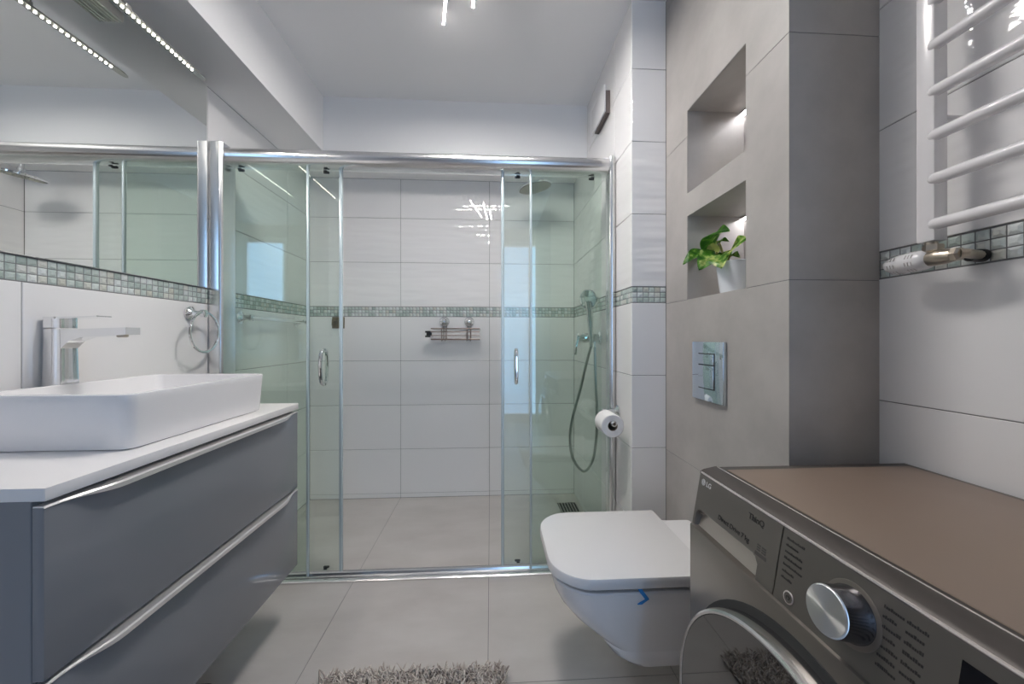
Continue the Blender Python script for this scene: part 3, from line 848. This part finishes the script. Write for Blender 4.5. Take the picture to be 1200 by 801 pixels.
def leaf(base, tip, width, normal, droop=0.15, fold=0.25, pale=0.0):
    base, tip = Vector(base), Vector(tip); d = tip - base; Ln = d.length; d.normalize()
    nrm = Vector(normal); nrm = (nrm - d * nrm.dot(d)).normalized(); s = d.cross(nrm)
    bm = B(); lay = bm.faces.layers.float.new('chip'); n, k = 14, 8; grid = []
    for i in range(n + 1):
        a = i / n
        w = width * 0.5 * (math.sin(PI * min(1, a ** 0.62)) ** 0.75) * (1.0 - 0.12 * a) if 0 < a < 1 else 0.0004
        if i == 0: w = width * 0.12
        row = []
        for j in range(k + 1):
            q = j / k * 2 - 1
            back = -0.10 * Ln * (1 - a) ** 3 * abs(q)          # heart lobes at the base
            p = base + d * (a * Ln + back) + s * (w * q) + nrm * (droop * Ln * math.sin(PI * a) + fold * w * abs(q) + 0.0025 * math.sin(9 * a + 4 * q))
            row.append(bm.verts.new(p))
        grid.append(row)
    for i in range(n):
        for j in range(k):
            f = bm.faces.new((grid[i][j], grid[i + 1][j], grid[i + 1][j + 1], grid[i][j + 1])); f[lay] = pale - 0.06 * (abs(j - 3.5) > 2.5)
    r = bmesh.ops.solidify(bm, geom=bm.faces[:], thickness=0.0008)
    for f in bm.faces: f[lay] = pale
    obj('leaf', bm, M['leaf'], t_)
CAMDIR = Vector((-0.55, -0.80, 0.0))
for b_, t__, w_, n_, dr, fo, pa in (
    ((0.79, 1.285, 1.395), (0.742, 1.114, 1.409), 0.075, (-0.55, -0.5, 0.65), 0.16, 0.25, 0.0),
    ((0.80, 1.272, 1.420), (0.785, 1.318, 1.392), 0.030, (-0.6, -0.7, 0.2), 0.1, 0.2, 0.16),
    ((0.785, 1.262, 1.372), (0.775, 1.268, 1.415), 0.040, (-0.6, -0.8, 0.0), 0.05, 0.2, 0.24),
    ((0.78, 1.305, 1.382), (0.70, 1.316, 1.345), 0.062, (-0.35, -0.6, 0.75), 0.14, 0.3, 0.03),
    ((0.77, 1.232, 1.366), (0.705, 1.222, 1.307), 0.075, (-0.6, -0.75, 0.35), 0.10, 0.25, 0.03),
    ((0.765, 1.195, 1.352), (0.725, 1.130, 1.296), 0.070, (-0.7, -0.65, 0.3), 0.10, 0.2, 0.15),
    ((0.785, 1.171, 1.348), (0.765, 1.062, 1.374), 0.066, (-0.75, -0.4, 0.5), 0.10, 0.2, 0.14),
    ((0.80, 1.255, 1.409), (0.795, 1.197, 1.400), 0.020, (-0.5, -0.7, 0.5), 0.15, 0.3, 0.10),
    ((0.80, 1.190, 1.350), (0.772, 1.109, 1.326), 0.024, (-0.6, -0.6, 0.5), 0.1, 0.3, 0.05),
):
    leaf(b_, t__, w_ * 1.1, n_, dr, fo, pa); stem(b_)

# ------------------------------------------------------------------ washing machine
WY0, WY1, WZ = 0.203, 0.803, 0.79
t_ = thing('washing_machine', 'dark graphite front loading washing machine with a brown top', 'washing machine', (0.70, 0.503, 0))
bm = B()
box(bm, 0.442, 0.945, WY0, WY1, 0.018, 0.667, 0.004)
box(bm, 0.480, 0.945, WY0, WY1, 0.664, 0.770, 0.002)
obj('cabinet', bm, M['wm_front'], t_)
bm = B()
for x in (0.49, 0.90):
    for y in (0.25, 0.755):
        fb = B(); lathe(fb, (x, y, 0), (0, 0, 1), [(0.022, 0), (0.022, 0.008), (0.012, 0.01), (0.012, 0.02)], 16)
        obj('foot', fb, M['black'], t_)
# top: frame and inset brown panel
bm = B()
box(bm, 0.506, 0.952, WY0, WY1, 0.768, 0.7885, 0.003)
lid = obj('top_frame', bm, M['wm_strip'], t_)
bm = B(); box(bm, 0.513, 0.934, WY0 + 0.006, WY1 - 0.024, 0.780, 0.7900, 0.0012)
obj('top_panel', bm, M['wm_top'], t_)
bm = B(); pr = [(0.4685, 0.770), (0.4665, 0.776), (0.4685, 0.7805), (0.474, 0.7840), (0.500, 0.7892), (0.5045, 0.7895), (0.5055, 0.788), (0.5055, 0.766)]
prism(bm, pr, 'y', WY0, WY1)
obj('front_strip', bm, M['wm_strip'], t_, True, 30)
bm = B(); tube(bm, [(0.5035, WY0, 0.7892), (0.5035, WY1 - 0.004, 0.7892)], 0.0013, 8)
tube(bm, [(0.4682, WY0, 0.7782), (0.4682, WY1 - 0.004, 0.7782)], 0.0024, 8)
obj('trim_edge', bm, M['wm_edge'], t_)
# slanted control panel frame: s along (far to near), q up the slant
PT, PB = Vector((0.4665, 0, 0.7755)), Vector((0.4475, 0, 0.667))
UP = (PT - PB).normalized(); OUT = Vector((0, 1, 0)).cross(UP); OUT = OUT if OUT.x < 0 else -OUT
PH = (PT - PB).length
def pp(y, q, o=0.0): return PB + UP * q + Vector((0, y, 0)) + OUT * o
DY = 0.566
bm = B(); n, k = 110, 44; grid = []
def pocket(y, q):
    a, b = 0.606, 0.792; lo, hi = -0.01, 0.036
    rx, rq = 0.016, 0.016
    cx = min(max(y, a + rx), b - rx); cq = min(max(q, lo + rq), hi - rq)
    dd = math.hypot((y - cx) / rx, (q - cq) / rq)
    e = max(0.0, min(1.0, (1.0 - dd) / 0.18 + 0.0)) if dd > 0.82 else 1.0
    e = e * e * (3 - 2 * e)
    return e * (0.006 + 0.010 * max(0, min(1, (q + 0.004) / 0.04)))
for i in range(n + 1):
    y = DY + 0.001 + (WY1 - 0.0015 - DY - 0.001) * i / n
    grid.append([bm.verts.new(pp(y, PH * j / k, -pocket(y, PH * j / k))) for j in range(k + 1)])
for i in range(n):
    for j in range(k):
        f = bm.faces.new((grid[i][j], grid[i + 1][j], grid[i + 1][j + 1], grid[i][j + 1]))
        y = DY + (WY1 - DY) * (i + 0.5) / n
        f.material_index = 1 if pocket(y, PH * (j + 0.5) / k) > 0.003 else 0
dr = obj('detergent_drawer', bm, [M['wm_panel'], M['wm_pocket']], t_, True, 60)
def slab_on(bm, y0, y1, q0, q1, o0, o1):
    c = [pp(y, q, o) for o in (o0, o1) for (y, q) in ((y0, q0), (y1, q0), (y1, q1), (y0, q1))]
    v = [bm.verts.new(p) for p in c]
    for q in ((3, 2, 1, 0), (4, 5, 6, 7), (0, 1, 5, 4), (1, 2, 6, 5), (2, 3, 7, 6), (3, 0, 4, 7)): bm.faces.new([v[i] for i in q])
bm = B(); slab_on(bm, WY0, DY - 0.001, 0, PH, -0.02, 0.0)
cp = obj('control_panel', bm, M['wm_panel'], t_, False)
bm = B(); slab_on(bm, WY0, WY1 - 0.002, -0.0035, -0.0008, -0.012, 0.0012)
obj('panel_lip', bm, M['wm_edge'], t_, False)
TM = Matrix((( 0, UP.x, OUT.x, 0), (-1, UP.y, OUT.y, 0), (0, UP.z, OUT.z, 0), (0, 0, 0, 1)))
def text(s, y, q, size, m, parent, bold=0.0, name='lettering', align='LEFT', squeeze=1.0):
    c = bpy.data.curves.new(name, 'FONT'); c.body = s; c.size = size; c.extrude = 0.0002; c.offset = bold
    c.align_x = align; c.align_y = 'CENTER'
    o = bpy.data.objects.new(name, c); COL.objects.link(o)
    dg = bpy.context.evaluated_depsgraph_get()
    me = bpy.data.meshes.new_from_object(o.evaluated_get(dg))
    bpy.data.objects.remove(o)
    p = pp(y, q, 0.0004)
    me.transform(Matrix.Translation(p) @ TM @ Matrix.Diagonal((squeeze, 1, 1, 1)))
    me.materials.clear(); me.materials.append(m)
    o = bpy.data.objects.new(name, me); COL.objects.link(o)
    o.parent = parent; o.matrix_parent_inverse = Matrix.Translation(-root_loc(parent))
    return o
text('LG', 0.7745, 0.0955, 0.0145, M['wm_logo'], dr, 0.0002, 'brand_lettering')
bm = B(); lathe(bm, pp(0.785, 0.096, 0.0), OUT, [(0.0068, 0), (0.0068, 0.0006)], 24)
lg = obj('brand_roundel', bm, M['wm_logo'], dr)
bm = B()
cc = pp(0.785, 0.096, 0.0009)
yd = Vector((0, -1, 0))
tube(bm, [cc + UP * 0.0035, cc - UP * 0.0018, cc - UP * 0.0018 + yd * 0.0022], 0.0005, 5)
tube(bm, [cc + UP * 0.005 * math.sin(a) + yd * 0.005 * math.cos(a) for a in [0.1 * PI * 0 + k * PI * 1.5 / 12 + PI / 2 for k in range(13)]], 0.0004, 5)
obj('roundel_face', bm, mat('grey_printing', (0.30, 0.29, 0.28), 0.5), dr)
text('ThinQ', 0.642, 0.092, 0.0145, M['wm_text'], dr, 0.0002)
text('Direct Drive 7 kg', 0.7205, 0.051, 0.0125, M['wm_text'], dr, 0.0002)
bm = B()
for r_ in range(3):
    slab_on(bm, 0.604, 0.612, 0.047 + r_ * 0.004, 0.0495 + r_ * 0.004, 0, 0.0004); slab_on(bm, 0.592, 0.601, 0.047 + r_ * 0.004, 0.0495 + r_ * 0.004, 0, 0.0004)
slab_on(bm, 0.589, 0.615, 0.0385, 0.0445, 0, 0.0003)
obj('printed_badge', bm, mat('faint_printing', (0.08, 0.074, 0.066), 0.5), dr)
# rows of tiny printed programme names, illegible in the photo
bm = B()
def scrawl(y, q, ln, h):
    x = y
    while x > y - ln:
        w = random.uniform(0.0012, 0.0024)
        slab_on(bm, x - w, x, q - h * 0.5, q + h * random.choice((0.5, 0.5, 0.9)), 0, 0.0004); x -= w + 0.0007
for r_ in range(7):
    scrawl(0.556, 0.097 - r_ * 0.0098, random.uniform(0.018, 0.034), 0.0026)
obj('printed_list', bm, M['wm_text'], cp, False)
bm = B()
for c_, y in ((0, 0.412), (1, 0.388)):
    for r_ in range(7):
        if c_ == 1 and r_ == 6: continue
        scrawl(y, 0.094 - r_ * 0.0112, random.uniform(0.015, 0.021), 0.0028)
obj('printed_list', bm, M['wm_text'], cp, False)
bm = B()
kc = (0.447, 0.059)
lathe(bm, pp(*kc), OUT, [(0.0385, 0), (0.0385, 0.0006), (0.0365, 0.0012)], 48)
obj('dial_ring', bm, M['wm_front'], cp)
bm = B(); lathe(bm, pp(*kc, 0.0008), OUT, [(0.0325, 0), (0.0325, 0.003), (0.0308, 0.006), (0.0295, 0.032)], 48)
dial = obj('dial', bm, M['knob_side'], t_)
bm = B(); lathe(bm, pp(*kc, 0.0328), OUT, [(0.0295, 0.0), (0.029, 0.0015), (0.0278, 0.0026), (0.0001, 0.0032)], 48)
fc = obj('dial_face', bm, M['knob_face'], dial)
for y, q, r in ((0.5365, 0.0165, 0.0095), (0.372, 0.0165, 0.0095)):
    bm = B(); lathe(bm, pp(y, q), OUT, [(r, 0), (r, 0.0012), (r - 0.002, 0.0018), (r - 0.0022, 0.0006), (0.0001, 0.001)], 28)
    bt = obj('round_button', bm, M['wm_edge'], cp)
    bm = B(); lathe(bm, pp(y, q), OUT, [(r - 0.0024, 0), (r - 0.0024, 0.0015), (0.0001, 0.0018)], 24)
    obj('button_cap', bm, M['wm_panel'], bt)
bm = B()
c = pp(0.5365, 0.0165, 0.0021)
tube(bm, [c + UP * 0.0005, c + UP * 0.0034], 0.0005, 5)
tube(bm, [c + UP * 0.003 * math.cos(a) + yd * 0.003 * math.sin(a) for a in [0.6 + k * (2 * PI - 1.2) / 12 for k in range(13)]], 0.0005, 5)
obj('power_symbol', bm, M['wm_text'], cp)
bm = B(); slab_on(bm, 0.222, 0.339, 0.022, 0.094, 0, 0.0008)
dp = obj('display', bm, M['display'], cp, False)
bm = B(); lathe(bm, pp(0.318, 0.062, 0.0008), OUT, [(0.004, 0), (0.003, 0.0006), (0.0001, 0.001)], 16)
obj('display_mark', bm, mat('display_grey', (0.35, 0.37, 0.38), 0.4), dp)
# door
DC = Vector((0.442, 0.505, 0.352))
bm = B(); lathe(bm, DC, (-1, 0, 0), [(0.288, -0.002), (0.288, 0.0015), (0.281, 0.003)], 72)
obj('door_recess', bm, M['dark'], t_)
bm = B(); lathe(bm, DC, (-1, 0, 0), [(0.272, 0.002), (0.276, 0.008), (0.2765, 0.026), (0.2745, 0.034), (0.271, 0.037), (0.2675, 0.036), (0.266, 0.032)], 96, 0, True, True)
dd = obj('door', bm, M['wm_rim'], t_)
bm = B(); lathe(bm, DC, (-1, 0, 0), [*[(0.2665 - 0.0001 if k == 0 else 0.2665 * (1 - k / 12) + 1e-4, 0.0275 + 0.0070 * (1 - k / 12) ** 2) for k in range(13)]], 96)
obj('door_glass', bm, M['wm_glass'], dd, True, 60)

# ------------------------------------------------------------------ rug and the dark slab under the cabinet
t_ = thing('bath_rug', 'shaggy taupe bath rug on the floor between vanity and washing machine', 'rug', (-0.24, 0.93, 0))
RX0, RX1, RY0, RY1 = -0.53, 0.050, 0.66, 1.205
bm = B(); loft(bm, [rrect(RX0 + 0.008, RX1 - 0.008, RY0 + 0.008, RY1 - 0.008, z, 0.04, 6) for z in (0.0, 0.008)])
obj('backing', bm, M['rug_base'], t_)
verts, faces, vals = [], [], []
def inside(x, y, m=0.0):
    r = 0.045
    cx = min(max(x, RX0 + r), RX1 - r); cy_ = min(max(y, RY0 + r), RY1 - r)
    return math.hypot(x - cx, y - cy_) <= r
step = 0.0066
nx = int((RX1 - RX0) / step); ny = int((RY1 - RY0) / step)
for i in range(nx):
    for j in range(ny):
        x = RX0 + (i + random.random()) * step; y = RY0 + (j + random.random()) * step
        if not inside(x, y): continue
        a = random.uniform(0, 2 * PI); lean = random.uniform(0.35, 1.1); Ln = random.uniform(0.020, 0.034)
        dx, dy = math.cos(a) * lean, math.sin(a) * lean
        w0 = random.uniform(0.0022, 0.0034); b0 = len(verts)
        for s, h, wf in ((0, 0, 1.0), (0.35, 0.55, 1.15), (0.8, 0.9, 0.9)):
            for k in range(3):
                t = 2 * PI * k / 3 + a
                verts.append((x + dx * Ln * s + w0 * wf * math.cos(t), y + dy * Ln * s + w0 * wf * math.sin(t), 0.006 + Ln * h * (1 - 0.25 * lean)))
        verts.append((x + dx * Ln * 1.05, y + dy * Ln * 1.05, 0.006 + Ln * (1.0 - 0.3 * lean)))
        c = random.random()
        for q in range(2):
            for k in range(3):
                faces.append((b0 + q * 3 + k, b0 + q * 3 + (k + 1) % 3, b0 + q * 3 + 3 + (k + 1) % 3, b0 + q * 3 + 3 + k)); vals.append(c)
        for k in range(3): faces.append((b0 + 6 + k, b0 + 6 + (k + 1) % 3, b0 + 9)); vals.append(c)
me = bpy.data.meshes.new('pile'); me.from_pydata(verts, [], faces); me.materials.append(M['rug'])
for p in me.polygons: p.use_smooth = True
o = bpy.data.objects.new('pile', me); COL.objects.link(o); o.parent = t_; o.matrix_parent_inverse = Matrix.Translation(-root_loc(t_))
set_chip(o, vals); o['kind'] = 'stuff'

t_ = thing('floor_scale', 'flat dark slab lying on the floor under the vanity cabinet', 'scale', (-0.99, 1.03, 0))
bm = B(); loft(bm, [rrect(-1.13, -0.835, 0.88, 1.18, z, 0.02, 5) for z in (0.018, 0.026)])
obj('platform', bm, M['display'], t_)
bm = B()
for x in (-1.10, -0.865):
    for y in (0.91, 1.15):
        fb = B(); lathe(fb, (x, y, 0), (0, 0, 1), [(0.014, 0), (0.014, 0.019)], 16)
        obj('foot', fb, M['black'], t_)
